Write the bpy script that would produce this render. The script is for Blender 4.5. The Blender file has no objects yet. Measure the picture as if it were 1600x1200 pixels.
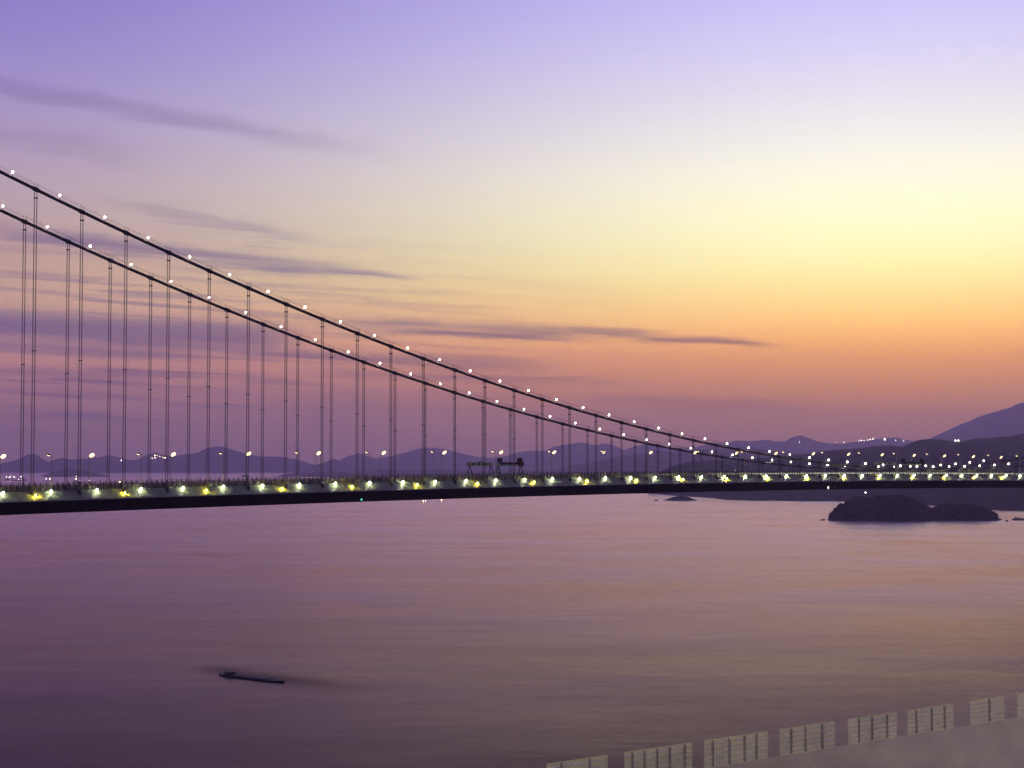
import bpy, math, random
from mathutils import Vector, Matrix, noise
from mathutils.bvhtree import BVHTree

random.seed(11)
scene = bpy.context.scene
col = scene.collection

# ------------------------------------------------------------------ camera
EYE = 80.0                     # height of the view point above the sea
FPX, HORIZON = 2774.96, 726.0  # focal length and horizon row of the 1600 x 1200 photograph
PITCH = math.atan((HORIZON - 600.0) / FPX)
cam = bpy.data.cameras.new('camera')
cam.sensor_width = 36.0
cam.lens = 36.0 * FPX / 1600.0
cam.clip_start = 0.5
cam.clip_end = 80000.0
camera = bpy.data.objects.new('camera', cam)
camera.location = (0, 0, EYE)
camera.rotation_euler = (math.radians(90) + PITCH, 0, 0)
col.objects.link(camera)
scene.camera = camera

# ------------------------------------------------------------------ colour management
vs = scene.view_settings
vs.view_transform = 'Standard'
vs.look = 'None'
vs.exposure = 0.0
vs.gamma = 1.0
vs.use_curve_mapping = False

cy = scene.cycles
cy.use_denoising = True
cy.use_adaptive_sampling = True
cy.adaptive_threshold = 0.03
cy.max_bounces = 5
cy.diffuse_bounces = 2
cy.glossy_bounces = 3
cy.transparent_max_bounces = 8
cy.volume_bounces = 1
cy.sample_clamp_indirect = 3.0
cy.caustics_reflective = False
cy.caustics_refractive = False


def lin(r, g, b, a=1.0):
    def f(v):
        v /= 255.0
        return v / 12.92 if v <= 0.04045 else ((v + 0.055) / 1.055) ** 2.4
    return (f(r), f(g), f(b), a)


# ------------------------------------------------------------------ world: dusk sky
SUN_AZ = 13.0      # degrees to the right of the view axis, where the sun went down
SUN_EL = 1.5
world = bpy.data.worlds.new('World')
scene.world = world
world.use_nodes = True
world.cycles.sampling_method = 'MANUAL'
world.cycles.sample_map_resolution = 256
nt = world.node_tree
nt.nodes.clear()
N, L = nt.nodes, nt.links


def sock(tree, node, idx, v):
    if isinstance(v, (int, float)):
        node.inputs[idx].default_value = v
    else:
        tree.links.new(v, node.inputs[idx])


def M(op, a, b=0.0, c=0.0, clamp=False, tree=None):
    t = tree or nt
    n = t.nodes.new('ShaderNodeMath')
    n.operation = op
    n.use_clamp = clamp
    sock(t, n, 0, a)
    sock(t, n, 1, b)
    if len(n.inputs) > 2:
        sock(t, n, 2, c)
    return n.outputs[0]


def maprange(v, a, b, c, d, kind='SMOOTHSTEP', tree=None):
    t = tree or nt
    n = t.nodes.new('ShaderNodeMapRange')
    n.interpolation_type = kind
    n.clamp = True
    sock(t, n, 0, v)
    for k, x in zip((1, 2, 3, 4), (a, b, c, d)):
        sock(t, n, k, x)
    return n.outputs[0]


def ramp(v, stops, tree=None):
    t = tree or nt
    n = t.nodes.new('ShaderNodeValToRGB')
    cr = n.color_ramp
    cr.interpolation = 'LINEAR'
    stops = sorted(stops)
    while len(cr.elements) < len(stops):
        cr.elements.new(0.5)
    for e, (p, c) in zip(cr.elements, stops):
        e.position = p
        e.color = c
    t.links.new(v, n.inputs[0])
    return n.outputs[0]


def mixc(fac, a, b, mode='MIX', tree=None):
    t = tree or nt
    n = t.nodes.new('ShaderNodeMix')
    n.data_type = 'RGBA'
    n.blend_type = mode
    sock(t, n, 0, fac)
    for k, v in ((6, a), (7, b)):
        if isinstance(v, tuple):
            n.inputs[k].default_value = v
        else:
            t.links.new(v, n.inputs[k])
    return n.outputs[2]


tc = N.new('ShaderNodeTexCoord')
sep = N.new('ShaderNodeSeparateXYZ')
L.new(tc.outputs['Generated'], sep.inputs[0])
elev = M('MULTIPLY', M('ARCSINE', sep.outputs[2]), 180 / math.pi)      # degrees above the horizon
azim = M('MULTIPLY', M('ARCTAN2', sep.outputs[0], sep.outputs[1]), 180 / math.pi)
away = M('MULTIPLY', M('ARCCOSINE', M('COSINE', M('MULTIPLY', M('SUBTRACT', azim, SUN_AZ), math.pi / 180))), 180 / math.pi)


def el(y):   # photograph row -> position on the elevation ramp (-1 .. 16 degrees)
    e = math.degrees(math.atan((HORIZON - y) / FPX))
    return (e + 1.0) / 17.0


# The lower sky is seen through the haze box; these are the sky's own colours above that air.
HAZE_TOP, HAZE_FAR, HAZE_DENSITY = 830.0, 28000.0, 6.8e-5
HAZE_SUN, HAZE_OFF = (0.20, 0.125, 0.25), (0.125, 0.085, 0.18)


def above(y, c, hz_):
    e = max(math.atan((HORIZON - y) / FPX), 1e-4)
    path = min(HAZE_FAR, (HAZE_TOP - EYE) / math.sin(e))
    tr_ = math.exp(-HAZE_DENSITY * path)
    return tuple(max(0.02, (v - h * (1 - tr_)) / tr_) for v, h in zip(lin(*c), hz_)) + (1,)


pos = maprange(elev, -1.0, 16.0, 0.0, 1.0, 'LINEAR')
sunside = ramp(pos, [(el(y), above(y, c, HAZE_SUN)) for y, c in (
    (700, (141, 108, 133)), (660, (156, 115, 129)), (630, (172, 122, 124)), (600, (190, 132, 119)),
    (560, (218, 152, 117)), (530, (242, 176, 121)), (500, (252, 200, 133)), (460, (253, 222, 153)), (420, (255, 240, 176)),
    (380, (255, 249, 196)), (330, (255, 252, 213)), (280, (252, 249, 226)), (220, (241, 238, 234)), (150, (228, 223, 238)),
    (80, (216, 209, 245)), (0, (203, 194, 247)), (-60, (192, 183, 243)))])
offside = ramp(pos, [(el(y), above(y, c, HAZE_OFF)) for y, c in (
    (700, (119, 93, 121)), (660, (126, 98, 121)), (620, (146, 108, 124)), (580, (164, 119, 127)),
    (540, (178, 134, 134)), (500, (188, 148, 138)), (450, (188, 152, 142)), (400, (185, 152, 148)), (340, (181, 155, 163)),
    (280, (175, 154, 175)), (220, (167, 149, 186)), (150, (157, 141, 194)), (80, (147, 131, 197)), (0, (137, 121, 194)),
    (-60, (128, 113, 188)))])
w_sun = maprange(away, 0.0, 31.0, 1.0, 0.0)
sky = mixc(w_sun, offside, sunside)
# overhead and in the east the sky is already dark blue
sky = mixc(maprange(elev, 15.0, 60.0, 0.0, 1.0), sky, lin(92, 84, 150))
sky = mixc(maprange(away, 28.0, 120.0, 0.0, 0.9), sky, lin(44, 42, 72))

# streaks of thin cloud (azimuth and elevation in degrees, taken along the photograph's streaks)
nz = N.new('ShaderNodeTexNoise')
comb = N.new('ShaderNodeCombineXYZ')
sock(nt, comb, 0, M('MULTIPLY', azim, 0.13))
sock(nt, comb, 1, M('MULTIPLY', M('ADD', elev, M('MULTIPLY', azim, 0.05)), 4.2))
L.new(comb.outputs[0], nz.inputs['Vector'])
nz.inputs['Scale'].default_value = 1.0
nz.inputs['Detail'].default_value = 7.0
nz.inputs['Roughness'].default_value = 0.62
nz.inputs['Distortion'].default_value = 0.5
wisp = nz.outputs[0]
nz2 = N.new('ShaderNodeTexNoise')
comb2 = N.new('ShaderNodeCombineXYZ')
sock(nt, comb2, 0, M('MULTIPLY', azim, 0.35))
sock(nt, comb2, 1, M('MULTIPLY', elev, 0.9))
L.new(comb2.outputs[0], nz2.inputs['Vector'])
nz2.inputs['Scale'].default_value = 1.0
nz2.inputs['Detail'].default_value = 3.0
wander = M('SUBTRACT', nz2.outputs[0], 0.5)
wispy = maprange(wisp, 0.36, 0.66, 0.0, 1.0)

PX = math.degrees(1 / FPX)
clouds = None
#  x0, y0, x1, y1, half thickness px, strength, end softness px, wander px, wispiness
for (x0, y0, x1, y1, th_, st, soft, wan, wi) in (
        (-250, 124, 690, 254, 14, .40, 360, 8, .2), (-150, 218, 300, 262, 20, .30, 200, 16, .5),
        (120, 322, 550, 384, 9, .52, 150, 10, .4), (190, 346, 520, 376, 22, .40, 130, 20, .9),
        (-80, 366, 640, 436, 15, .80, 190, 10, .35), (420, 418, 690, 438, 7, .8, 100, 8, .4),
        (-300, 506, 540, 534, 25, .95, 160, 4, .10), (420, 504, 1010, 526, 13, .95, 170, 8, .5),
        (820, 514, 1070, 525, 7, .9, 90, 5, .3), (950, 526, 1240, 545, 6.5, 1.0, 90, 4, .2),
        (-150, 544, 430, 556, 13, .75, 170, 9, .45), (260, 548, 920, 574, 11, .8, 150, 8, .5),
        (-150, 584, 330, 594, 9, .65, 150, 8, .5), (420, 582, 1020, 598, 7, .7, 170, 6, .5),
        (-100, 612, 900, 626, 12, .5, 260, 10, .7), (850, 620, 1330, 642, 10, .55, 180, 8, .6)):
    az0, az1 = (x0 - 800) * PX, (x1 - 800) * PX
    e0, e1 = (HORIZON - y0) * PX, (HORIZON - y1) * PX
    slope = (e1 - e0) / (az1 - az0)
    line = M('ADD', M('MULTIPLY', azim, slope), e0 - az0 * slope)
    d = M('SUBTRACT', elev, line)
    d = M('ADD', d, M('MULTIPLY', wander, wan * 2.6 * PX))
    d = M('ADD', d, M('MULTIPLY', M('SUBTRACT', wisp, 0.5), 30 * PX))
    d = M('DIVIDE', d, th_ * PX)
    g = M('EXPONENT', M('MULTIPLY', M('POWER', M('MULTIPLY', d, d), 1.5), -1.0))
    win = M('MULTIPLY', maprange(azim, az0, az0 + soft * PX, 0, 1), maprange(azim, az1 - soft * PX, az1, 1, 0))
    m = M('MULTIPLY', M('MULTIPLY', g, win), st)
    m = M('MULTIPLY', m, M('ADD', M('MULTIPLY', wispy, wi), 1.0 - wi))
    clouds = m if clouds is None else M('MAXIMUM', clouds, m)
# the same thin streaks go on round the horizon, away from the sunset
low = M('MULTIPLY', M('MULTIPLY', maprange(elev, 0.4, 2.0, 0, 1), maprange(elev, 4.2, 8.5, 1, 0)), maprange(away, 5, 30, 0.0, 1))
clouds = M('MAXIMUM', clouds, M('MULTIPLY', M('MULTIPLY', maprange(wisp, .49, .62, 0, 1), low), 0.72))
clouds = M('MINIMUM', clouds, 1.0)
sky = mixc(clouds, sky, mixc(1.0, sky, mixc(maprange(elev, 5.0, 10.0, 0, 1), (0.25, 0.29, 0.86, 1), (0.40, 0.32, 0.50, 1)), 'MULTIPLY'))

air = N.new('ShaderNodeTexSky')
air.sky_type = 'NISHITA'
air.sun_disc = False
air.sun_elevation = math.radians(SUN_EL)
air.sun_rotation = math.radians(SUN_AZ)
air.altitude = EYE
bg_air = N.new('ShaderNodeBackground')
L.new(air.outputs[0], bg_air.inputs[0])
bg_air.inputs[1].default_value = 0.006
bg_sky = N.new('ShaderNodeBackground')
L.new(sky, bg_sky.inputs[0])
bg_sky.inputs[1].default_value = 1.0
both = N.new('ShaderNodeAddShader')
L.new(bg_air.outputs[0], both.inputs[0])
L.new(bg_sky.outputs[0], both.inputs[1])
wo = N.new('ShaderNodeOutputWorld')
L.new(both.outputs[0], wo.inputs[0])

# last light of the sun, just at the horizon behind the hills
sl = bpy.data.lights.new('sun', 'SUN')
sl.energy = 0.02
sl.angle = math.radians(40)
sl.color = (1.0, 0.72, 0.48)
sun = bpy.data.objects.new('sun', sl)
sd = Vector((math.sin(math.radians(SUN_AZ)) * math.cos(math.radians(SUN_EL)),
             math.cos(math.radians(SUN_AZ)) * math.cos(math.radians(SUN_EL)), math.sin(math.radians(SUN_EL))))
sun.rotation_euler = sd.to_track_quat('Z', 'Y').to_euler()
sun.location = (0, 0, 400)
col.objects.link(sun)


# ------------------------------------------------------------------ materials
def material(name, color, rough=0.6, metal=0.0, var=0.25, scale=0.5, bump=0.0, coords='Object', spec=0.5):
    m = bpy.data.materials.new(name)
    m.use_nodes = True
    t = m.node_tree
    b = t.nodes['Principled BSDF']
    tcn = t.nodes.new('ShaderNodeTexCoord')
    nn = t.nodes.new('ShaderNodeTexNoise')
    t.links.new(tcn.outputs[coords], nn.inputs['Vector'])
    nn.inputs['Scale'].default_value = scale
    nn.inputs['Detail'].default_value = 6
    nn.inputs['Roughness'].default_value = 0.65
    lo = tuple(c * (1 - var) for c in color) + (1,)
    hi = tuple(min(1, c * (1 + var)) for c in color) + (1,)
    c = ramp(nn.outputs[0], [(0.3, lo), (0.7, hi)], t)
    t.links.new(c, b.inputs['Base Color'])
    b.inputs['Roughness'].default_value = rough
    b.inputs['Metallic'].default_value = metal
    b.inputs['Specular IOR Level'].default_value = spec
    if bump:
        bn = t.nodes.new('ShaderNodeBump')
        bn.inputs['Strength'].default_value = bump
        bn.inputs['Distance'].default_value = 0.05
        t.links.new(nn.outputs[0], bn.inputs['Height'])
        t.links.new(bn.outputs[0], b.inputs['Normal'])
    return m


def glow(name, color, strength):
    m = bpy.data.materials.new(name)
    m.use_nodes = True
    t = m.node_tree
    t.nodes.clear()
    e = t.nodes.new('ShaderNodeEmission')
    e.inputs[0].default_value = tuple(color) + (1,)
    e.inputs[1].default_value = strength
    o = t.nodes.new('ShaderNodeOutputMaterial')
    t.links.new(e.outputs[0], o.inputs[0])
    return m


MAT = {
    'cable': material('cable_paint', (0.045, 0.045, 0.05), 0.55, var=.3, scale=.4),
    'rope': material('galvanised_rope', (0.13, 0.12, 0.13), 0.5, 0.3, var=.2, scale=2),
    'steel': material('dark_steel', (0.035, 0.034, 0.034), 0.6, 0.2, scale=1),
    'deck': material('girder_paint', (0.018, 0.018, 0.015), 0.75, scale=.2, spec=.2),
    'cladding': material('fairing_cladding', (0.27, 0.30, 0.19), 0.55, 0.0, var=.22, scale=.35),
    'trim': material('edge_trim', (0.30, 0.29, 0.30), 0.5, 0.2, scale=.6),
    'asphalt': material('asphalt', (0.05, 0.05, 0.052), 0.9, var=.3, scale=1.5, bump=.3),
    'fence': material('fence_paint', (0.055, 0.05, 0.045), 0.6, 0.1, scale=1),
    'barrier': material('barrier_beam', (0.36, 0.32, 0.24), 0.55, 0.1, scale=.6),
    'pole': material('lamp_pole', (0.46, 0.42, 0.36), 0.45, 0.5, scale=1),
    'gantry': material('pale_green_paint', (0.60, 0.80, 0.44), 0.55, scale=.7),
    'dark': material('dark_machinery', (0.02, 0.02, 0.022), 0.6, scale=1),
    'lamp_warm': glow('street_lamp_glow', (1.0, 0.84, 0.52), 1500.0),
    'lamp_lens': glow('street_lamp_lens', (1.0, 0.72, 0.30), 5.0),
    'lamp_cable': glow('cable_lamp_glow', (1.0, 0.88, 0.68), 34.0),
    'lamp_edge': glow('edge_lamp_glow', (0.92, 1.0, 0.58), 120.0),
    'lamp_flood': glow('floodlight_glow', (1.0, 0.82, 0.06), 420.0),
    'lamp_dim': glow('dim_lamp_glow', (1.0, 0.8, 0.5), 1.2),
    'far_warm': glow('distant_lamp_glow', (1.0, 0.74, 0.42), 26.0),
    'far_white': glow('distant_white_glow', (1.0, 0.93, 0.80), 26.0),
    'far_green': glow('green_signal_glow', (0.1, 1.0, 0.6), 3.0),
    'hull': material('dark_hull', (0.018, 0.018, 0.022), 0.6, scale=.3),
    'house': material('ship_house', (0.10, 0.09, 0.10), 0.6, scale=.3),
    'rock': material('shore_rock', (0.05, 0.045, 0.045), 0.9, var=.4, scale=.15),
    'wood': material('wooded_hillside', (0.035, 0.045, 0.028), 0.95, var=.45, scale=.012, spec=.1),
    'leaf': material('dark_foliage', (0.035, 0.048, 0.024), 0.9, var=.45, scale=.2, spec=.1),
    'concrete': material('terrace_concrete', (0.28, 0.27, 0.25), 0.85, scale=.8),
    'mullion': material('window_bar', (0.62, 0.55, 0.52), 0.5, scale=2),  # for the bars and lines of the ghost reflection
}

def on_sea_xy(px, py):
    u, v = (px - 800.0) / FPX, (600.0 - py) / FPX
    dy_, dz_ = math.cos(PITCH) - v * math.sin(PITCH), math.sin(PITCH) + v * math.cos(PITCH)
    k = EYE / -dz_
    return (u * k, dy_ * k)


# translucent glazing whose emission paints in a ghost reflection; no lamp behind it
def reflection_glow(name, clear, color, power):
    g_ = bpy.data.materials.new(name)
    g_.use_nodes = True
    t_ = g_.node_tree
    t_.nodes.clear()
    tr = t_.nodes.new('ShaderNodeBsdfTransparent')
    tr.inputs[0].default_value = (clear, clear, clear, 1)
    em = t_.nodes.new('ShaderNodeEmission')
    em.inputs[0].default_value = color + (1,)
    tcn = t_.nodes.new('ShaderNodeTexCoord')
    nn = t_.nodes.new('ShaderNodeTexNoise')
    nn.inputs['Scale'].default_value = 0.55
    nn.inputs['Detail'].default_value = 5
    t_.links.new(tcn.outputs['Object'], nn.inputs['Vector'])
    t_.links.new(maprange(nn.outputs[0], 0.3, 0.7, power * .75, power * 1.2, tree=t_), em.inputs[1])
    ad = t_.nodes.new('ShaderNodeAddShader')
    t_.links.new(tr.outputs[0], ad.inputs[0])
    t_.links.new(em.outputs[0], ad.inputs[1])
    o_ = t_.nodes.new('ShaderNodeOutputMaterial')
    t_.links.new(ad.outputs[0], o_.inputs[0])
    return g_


MAT['lit_pane'] = reflection_glow('lit_pane', .90, (1.0, .90, .52), .042)
MAT['frosted'] = reflection_glow('frosted_glazing', .92, (1.0, .86, .70), .024)

# sea
m = bpy.data.materials.new('sea_water')
m.use_nodes = True
t = m.node_tree
t.nodes.clear()
w_body = t.nodes.new('ShaderNodeBsdfDiffuse')
w_body.inputs[0].default_value = (0.030, 0.016, 0.034, 1)
w_gloss = t.nodes.new('ShaderNodeBsdfGlossy')
w_gloss.inputs[0].default_value = (0.97, 0.78, 0.81, 1)
w_fres = t.nodes.new('ShaderNodeFresnel')
w_fres.inputs[0].default_value = 1.055          # a ruffled sea reflects less than a flat one
SEA_FRES = w_fres
w_mix = t.nodes.new('ShaderNodeMixShader')
t.links.new(w_fres.outputs[0], w_mix.inputs[0])
t.links.new(w_body.outputs[0], w_mix.inputs[1])
t.links.new(w_gloss.outputs[0], w_mix.inputs[2])
w_out = t.nodes.new('ShaderNodeOutputMaterial')
t.links.new(w_mix.outputs[0], w_out.inputs[0])
geo = t.nodes.new('ShaderNodeNewGeometry')


def sea_noise(sx, sy, scale, detail, rot=0.0, rough=.6):
    mp = t.nodes.new('ShaderNodeMapping')
    mp.inputs['Rotation'].default_value = (0, 0, rot)
    mp.inputs['Scale'].default_value = (sx, sy, 1)
    t.links.new(geo.outputs['Position'], mp.inputs[0])
    n = t.nodes.new('ShaderNodeTexNoise')
    n.inputs['Scale'].default_value = scale
    n.inputs['Detail'].default_value = detail
    n.inputs['Roughness'].default_value = rough
    t.links.new(mp.outputs[0], n.inputs['Vector'])
    return n.outputs[0]


lanes = sea_noise(1, 1.5, 0.0042, 6, 0.22)          # wind lanes: smoother and rougher water
swell = sea_noise(1, 1.2, 0.022, 5, 0.35)
chop = sea_noise(1, 0.5, 0.25, 4, -0.2)
rg = maprange(lanes, 0.35, 0.65, 0.17, 0.25, 'LINEAR', t)
t.links.new(rg, w_gloss.inputs['Roughness'])
WK0, WK1 = on_sea_xy(300, 1038), on_sea_xy(610, 1090)       # churned water along the barge's way
wdx, wdy = WK1[0] - WK0[0], WK1[1] - WK0[1]
wl = math.hypot(wdx, wdy)
wsep = t.nodes.new('ShaderNodeSeparateXYZ')
t.links.new(geo.outputs['Position'], wsep.inputs[0])
rx = M('SUBTRACT', wsep.outputs[0], WK0[0], tree=t)
ry = M('SUBTRACT', wsep.outputs[1], WK0[1], tree=t)
wa = M('DIVIDE', M('ADD', M('MULTIPLY', rx, wdx, tree=t), M('MULTIPLY', ry, wdy, tree=t), tree=t), wl * wl, tree=t)
wc = M('DIVIDE', M('SUBTRACT', M('MULTIPLY', ry, wdx, tree=t), M('MULTIPLY', rx, wdy, tree=t), tree=t), wl, tree=t)
wc = M('ADD', wc, M('MULTIPLY', M('SUBTRACT', swell, 0.5, tree=t), 14.0, tree=t), tree=t)
wcn = M('DIVIDE', wc, M('ADD', 9.0, M('MULTIPLY', wa, 6.0, tree=t), tree=t), tree=t)
wmask = M('EXPONENT', M('MULTIPLY', M('MULTIPLY', wcn, wcn, tree=t), -1.0, tree=t), tree=t)
wmask = M('MULTIPLY', wmask, M('MULTIPLY', maprange(wa, -0.02, 0.2, 0, 1, tree=t), maprange(wa, 0.42, 1.0, 1, 0, tree=t), tree=t), tree=t)
FRES_IOR = maprange(sea_noise(1, 1.6, 0.006, 5, 0.22), 0.36, 0.64, 1.052, 1.065, 'LINEAR', t)
t.links.new(M('SUBTRACT', FRES_IOR, M('MULTIPLY', wmask, 0.038, tree=t), tree=t), w_fres.inputs[0])
bp1 = t.nodes.new('ShaderNodeBump')
bp1.inputs['Strength'].default_value = 1.0
bp1.inputs['Distance'].default_value = 0.16
t.links.new(swell, bp1.inputs['Height'])
bp2 = t.nodes.new('ShaderNodeBump')
bp2.inputs['Strength'].default_value = 1.0
bp2.inputs['Distance'].default_value = 0.018
t.links.new(chop, bp2.inputs['Height'])
t.links.new(bp1.outputs[0], bp2.inputs['Normal'])
bp3 = t.nodes.new('ShaderNodeBump')
bp3.inputs['Strength'].default_value = 1.0
bp3.inputs['Distance'].default_value = 0.9
t.links.new(lanes, bp3.inputs['Height'])
t.links.new(bp2.outputs[0], bp3.inputs['Normal'])
for n_ in (w_body, w_gloss, w_fres):
    t.links.new(bp3.outputs[0], n_.inputs['Normal'])
MAT['sea'] = m


# ------------------------------------------------------------------ mesh helpers
class MB:
    def __init__(self):
        self.v, self.f = [], []

    def box(self, x0, x1, y0, y1, z0, z1):
        n = len(self.v)
        self.v += [(x, y, z) for z in (z0, z1) for y in (y0, y1) for x in (x0, x1)]
        self.f += [tuple(n + i for i in q) for q in
                   ((0, 2, 3, 1), (4, 5, 7, 6), (0, 1, 5, 4), (2, 6, 7, 3), (0, 4, 6, 2), (1, 3, 7, 5))]
        return self

    def tube(self, pts, radii, sides=8, caps=True):
        if isinstance(radii, (int, float)):
            radii = [radii] * len(pts)
        pts = [Vector(p) for p in pts]
        n0 = len(self.v)
        for i, p in enumerate(pts):
            d = (pts[min(i + 1, len(pts) - 1)] - pts[max(i - 1, 0)]).normalized()
            up = Vector((0, 0, 1)) if abs(d.z) < 0.95 else Vector((0, 1, 0))
            a = d.cross(up).normalized()
            c = a.cross(d)
            for k in range(sides):
                w = 2 * math.pi * (k + .5) / sides
                self.v.append(tuple(p + (a * math.cos(w) + c * math.sin(w)) * radii[i]))
        for i in range(len(pts) - 1):
            for k in range(sides):
                k2 = (k + 1) % sides
                self.f.append((n0 + i * sides + k, n0 + i * sides + k2, n0 + (i + 1) * sides + k2, n0 + (i + 1) * sides + k))
        if caps:
            self.f.append(tuple(n0 + k for k in reversed(range(sides))))
            self.f.append(tuple(n0 + (len(pts) - 1) * sides + k for k in range(sides)))
        return self

    def lathe(self, prof, sides=12, center=(0, 0, 0), axis='z'):
        n0 = len(self.v)
        cx, cy_, cz = center
        for r, h in prof:
            for k in range(sides):
                w = 2 * math.pi * k / sides
                self.v.append((cx + r * math.cos(w), cy_ + r * math.sin(w), cz + h))
        for i in range(len(prof) - 1):
            for k in range(sides):
                k2 = (k + 1) % sides
                self.f.append((n0 + i * sides + k, n0 + i * sides + k2, n0 + (i + 1) * sides + k2, n0 + (i + 1) * sides + k))
        self.f.append(tuple(n0 + k for k in reversed(range(sides))))
        self.f.append(tuple(n0 + (len(prof) - 1) * sides + k for k in range(sides)))
        return self

    def ball(self, c, r, rz=None, seg=10, rings=6, bottom=-1.0, top=1.0):
        rz = rz or r
        prof = []
        for i in range(rings + 1):
            a = math.asin(bottom) + (math.asin(top) - math.asin(bottom)) * i / rings
            prof.append((max(r * math.cos(a), 0.003 * r), rz * math.sin(a)))
        return self.lathe(prof, seg, c)

    def extrude(self, poly, x0, x1, caps=False):       # poly in (y, z), run along x
        n0, k = len(self.v), len(poly)
        self.v += [(x0, y, z) for y, z in poly] + [(x1, y, z) for y, z in poly]
        for i in range(k):
            j = (i + 1) % k
            self.f.append((n0 + i, n0 + j, n0 + k + j, n0 + k + i))
        if caps:
            self.f.append(tuple(n0 + i for i in reversed(range(k))))
            self.f.append(tuple(n0 + k + i for i in range(k)))
        return self

    def mesh(self, name, mat, smooth=False):
        me = bpy.data.meshes.new(name)
        me.from_pydata(self.v, [], self.f)
        me.materials.append(MAT[mat])
        if smooth:
            for p in me.polygons:
                p.use_smooth = True
        me.update()
        return me


def link(name, me, parent=None, loc=(0, 0, 0), rot=(0, 0, 0)):
    o = bpy.data.objects.new(name, me)
    o.location = loc
    o.rotation_euler = rot
    o.parent = parent
    col.objects.link(o)
    return o


def tag(o, label=None, category=None, group=None, kind=None):
    for k, v in (('label', label), ('category', category), ('group', group), ('kind', kind)):
        if v:
            o[k] = v
    return o


def copy_tree(o, parent=None):
    c = o.copy()
    col.objects.link(c)
    c.parent = parent
    for ch in KIDS.get(o.name, []):
        copy_tree(ch, c)
    return c


KIDS = {}


def kids_of(root):
    KIDS.clear()

    def walk(o):
        KIDS[o.name] = [c for c in bpy.data.objects if c.parent == o]
        for c in KIDS[o.name]:
            walk(c)
    walk(root)


ONES = ('first second third fourth fifth sixth seventh eighth ninth tenth eleventh twelfth thirteenth fourteenth fifteenth '
        'sixteenth seventeenth eighteenth nineteenth').split()
TENS = {20: 'twent', 30: 'thirt', 40: 'fort'}


def nth(n):        # 1 -> first
    if n < 20:
        return ONES[n - 1]
    t_, r = n // 10 * 10, n % 10
    return TENS[t_] + ('ieth' if r == 0 else 'y-' + ONES[r - 1])


def ray(px, py):
    u, v = (px - 800.0) / FPX, (600.0 - py) / FPX
    return Vector((u, math.cos(PITCH) - v * math.sin(PITCH), math.sin(PITCH) + v * math.cos(PITCH)))


def at(px, py, dist):
    d = ray(px, py)
    return Vector((0, 0, EYE)) + d * (dist / d.y)


def on_sea(px, py):
    d = ray(px, py)
    return Vector((0, 0, EYE)) + d * (EYE / -d.z)


# ------------------------------------------------------------------ sea and hills
mb = MB()
xs = [-16000, -6000, -2500, -900, 0, 900, 2500, 6000, 16000]
ys = [380, 700, 1200, 2000, 4000, 8000, 16000, 27000]
for y in ys:
    for x in xs:
        mb.v.append((x, y, 0))
for j in range(len(ys) - 1):
    for i in range(len(xs) - 1):
        a_ = j * len(xs) + i
        mb.f.append((a_, a_ + 1, a_ + 1 + len(xs), a_ + len(xs)))
sea = link('sea', mb.mesh('sea', 'sea'))
tag(sea, 'calm purple sea reflecting the dusk sky', None, None, 'structure')


def interp(pts, x):
    if x <= pts[0][0]:
        return pts[0][1]
    for (xa, ya), (xb, yb) in zip(pts, pts[1:]):
        if x <= xb:
            w = (x - xa) / (xb - xa)
            return ya + (yb - ya) * w
    return pts[-1][1]


def ridge(name, sil, crest, front, back, step, rough=1.0, rows=20, mat='wood', seed=0, foot=-4.0, label=None):
    """A range of hills: sil is its skyline, front and crest the distances of its shore and its crest line."""
    x0, x1 = sil[0][0], sil[-1][0]
    nx = int((x1 - x0) / step) + 1
    v, f = [], []
    for i in range(nx):
        px = x0 + (x1 - x0) * i / (nx - 1)
        py = interp(sil, px)
        cd = crest(px) if callable(crest) else crest
        fd = front(px) if callable(front) else front
        cd *= 1 + 0.012 * noise.noise((px * .02, seed, 3.3))
        top = at(px, py, cd)
        u = (px - 800.0) / FPX
        h = max(top.z, 0.0) - foot
        fd_ = min(fd, cd * .995)
        bd = cd + back
        for j in range(rows + 1):
            w = j / rows
            if w <= 0.7:
                k = w / 0.7
                dist = fd_ + (cd - fd_) * k
                g = k ** 0.85
            else:
                k = (w - 0.7) / 0.3
                dist = cd + (bd - cd) * k
                g = 1 - k ** 1.3
            spur = 0.0
            if 0 < k < 1:
                spur = noise.fractal((px * .022, dist / max(cd * .02, 1), seed), 0.9, 2.1, 4) * 0.42 * h * math.sin(math.pi * min(k, 1)) * rough
            z = foot + h * g + spur - abs(spur) * .35
            lim = foot + h * (dist / cd) if w < .7 else foot + h
            z = min(z, lim)
            if j == int(rows * .7 + .5):
                z = top.z if top.z > 0 else foot
                z += noise.fractal((px * .35, seed, 1.7), 0.8, 2.2, 3) * cd / FPX * 0.7 * rough
            v.append((u * dist / (math.cos(PITCH)) if False else top.x * dist / top.y, dist, z))
    for i in range(nx - 1):
        for j in range(rows):
            a_ = i * (rows + 1) + j
            f.append((a_, a_ + rows + 1, a_ + rows + 2, a_ + 1))
    b_ = MB()
    b_.v, b_.f = v, f
    o = link(name, b_.mesh(name, mat, True))
    tag(o, label, None, None, 'structure')
    return o


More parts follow.
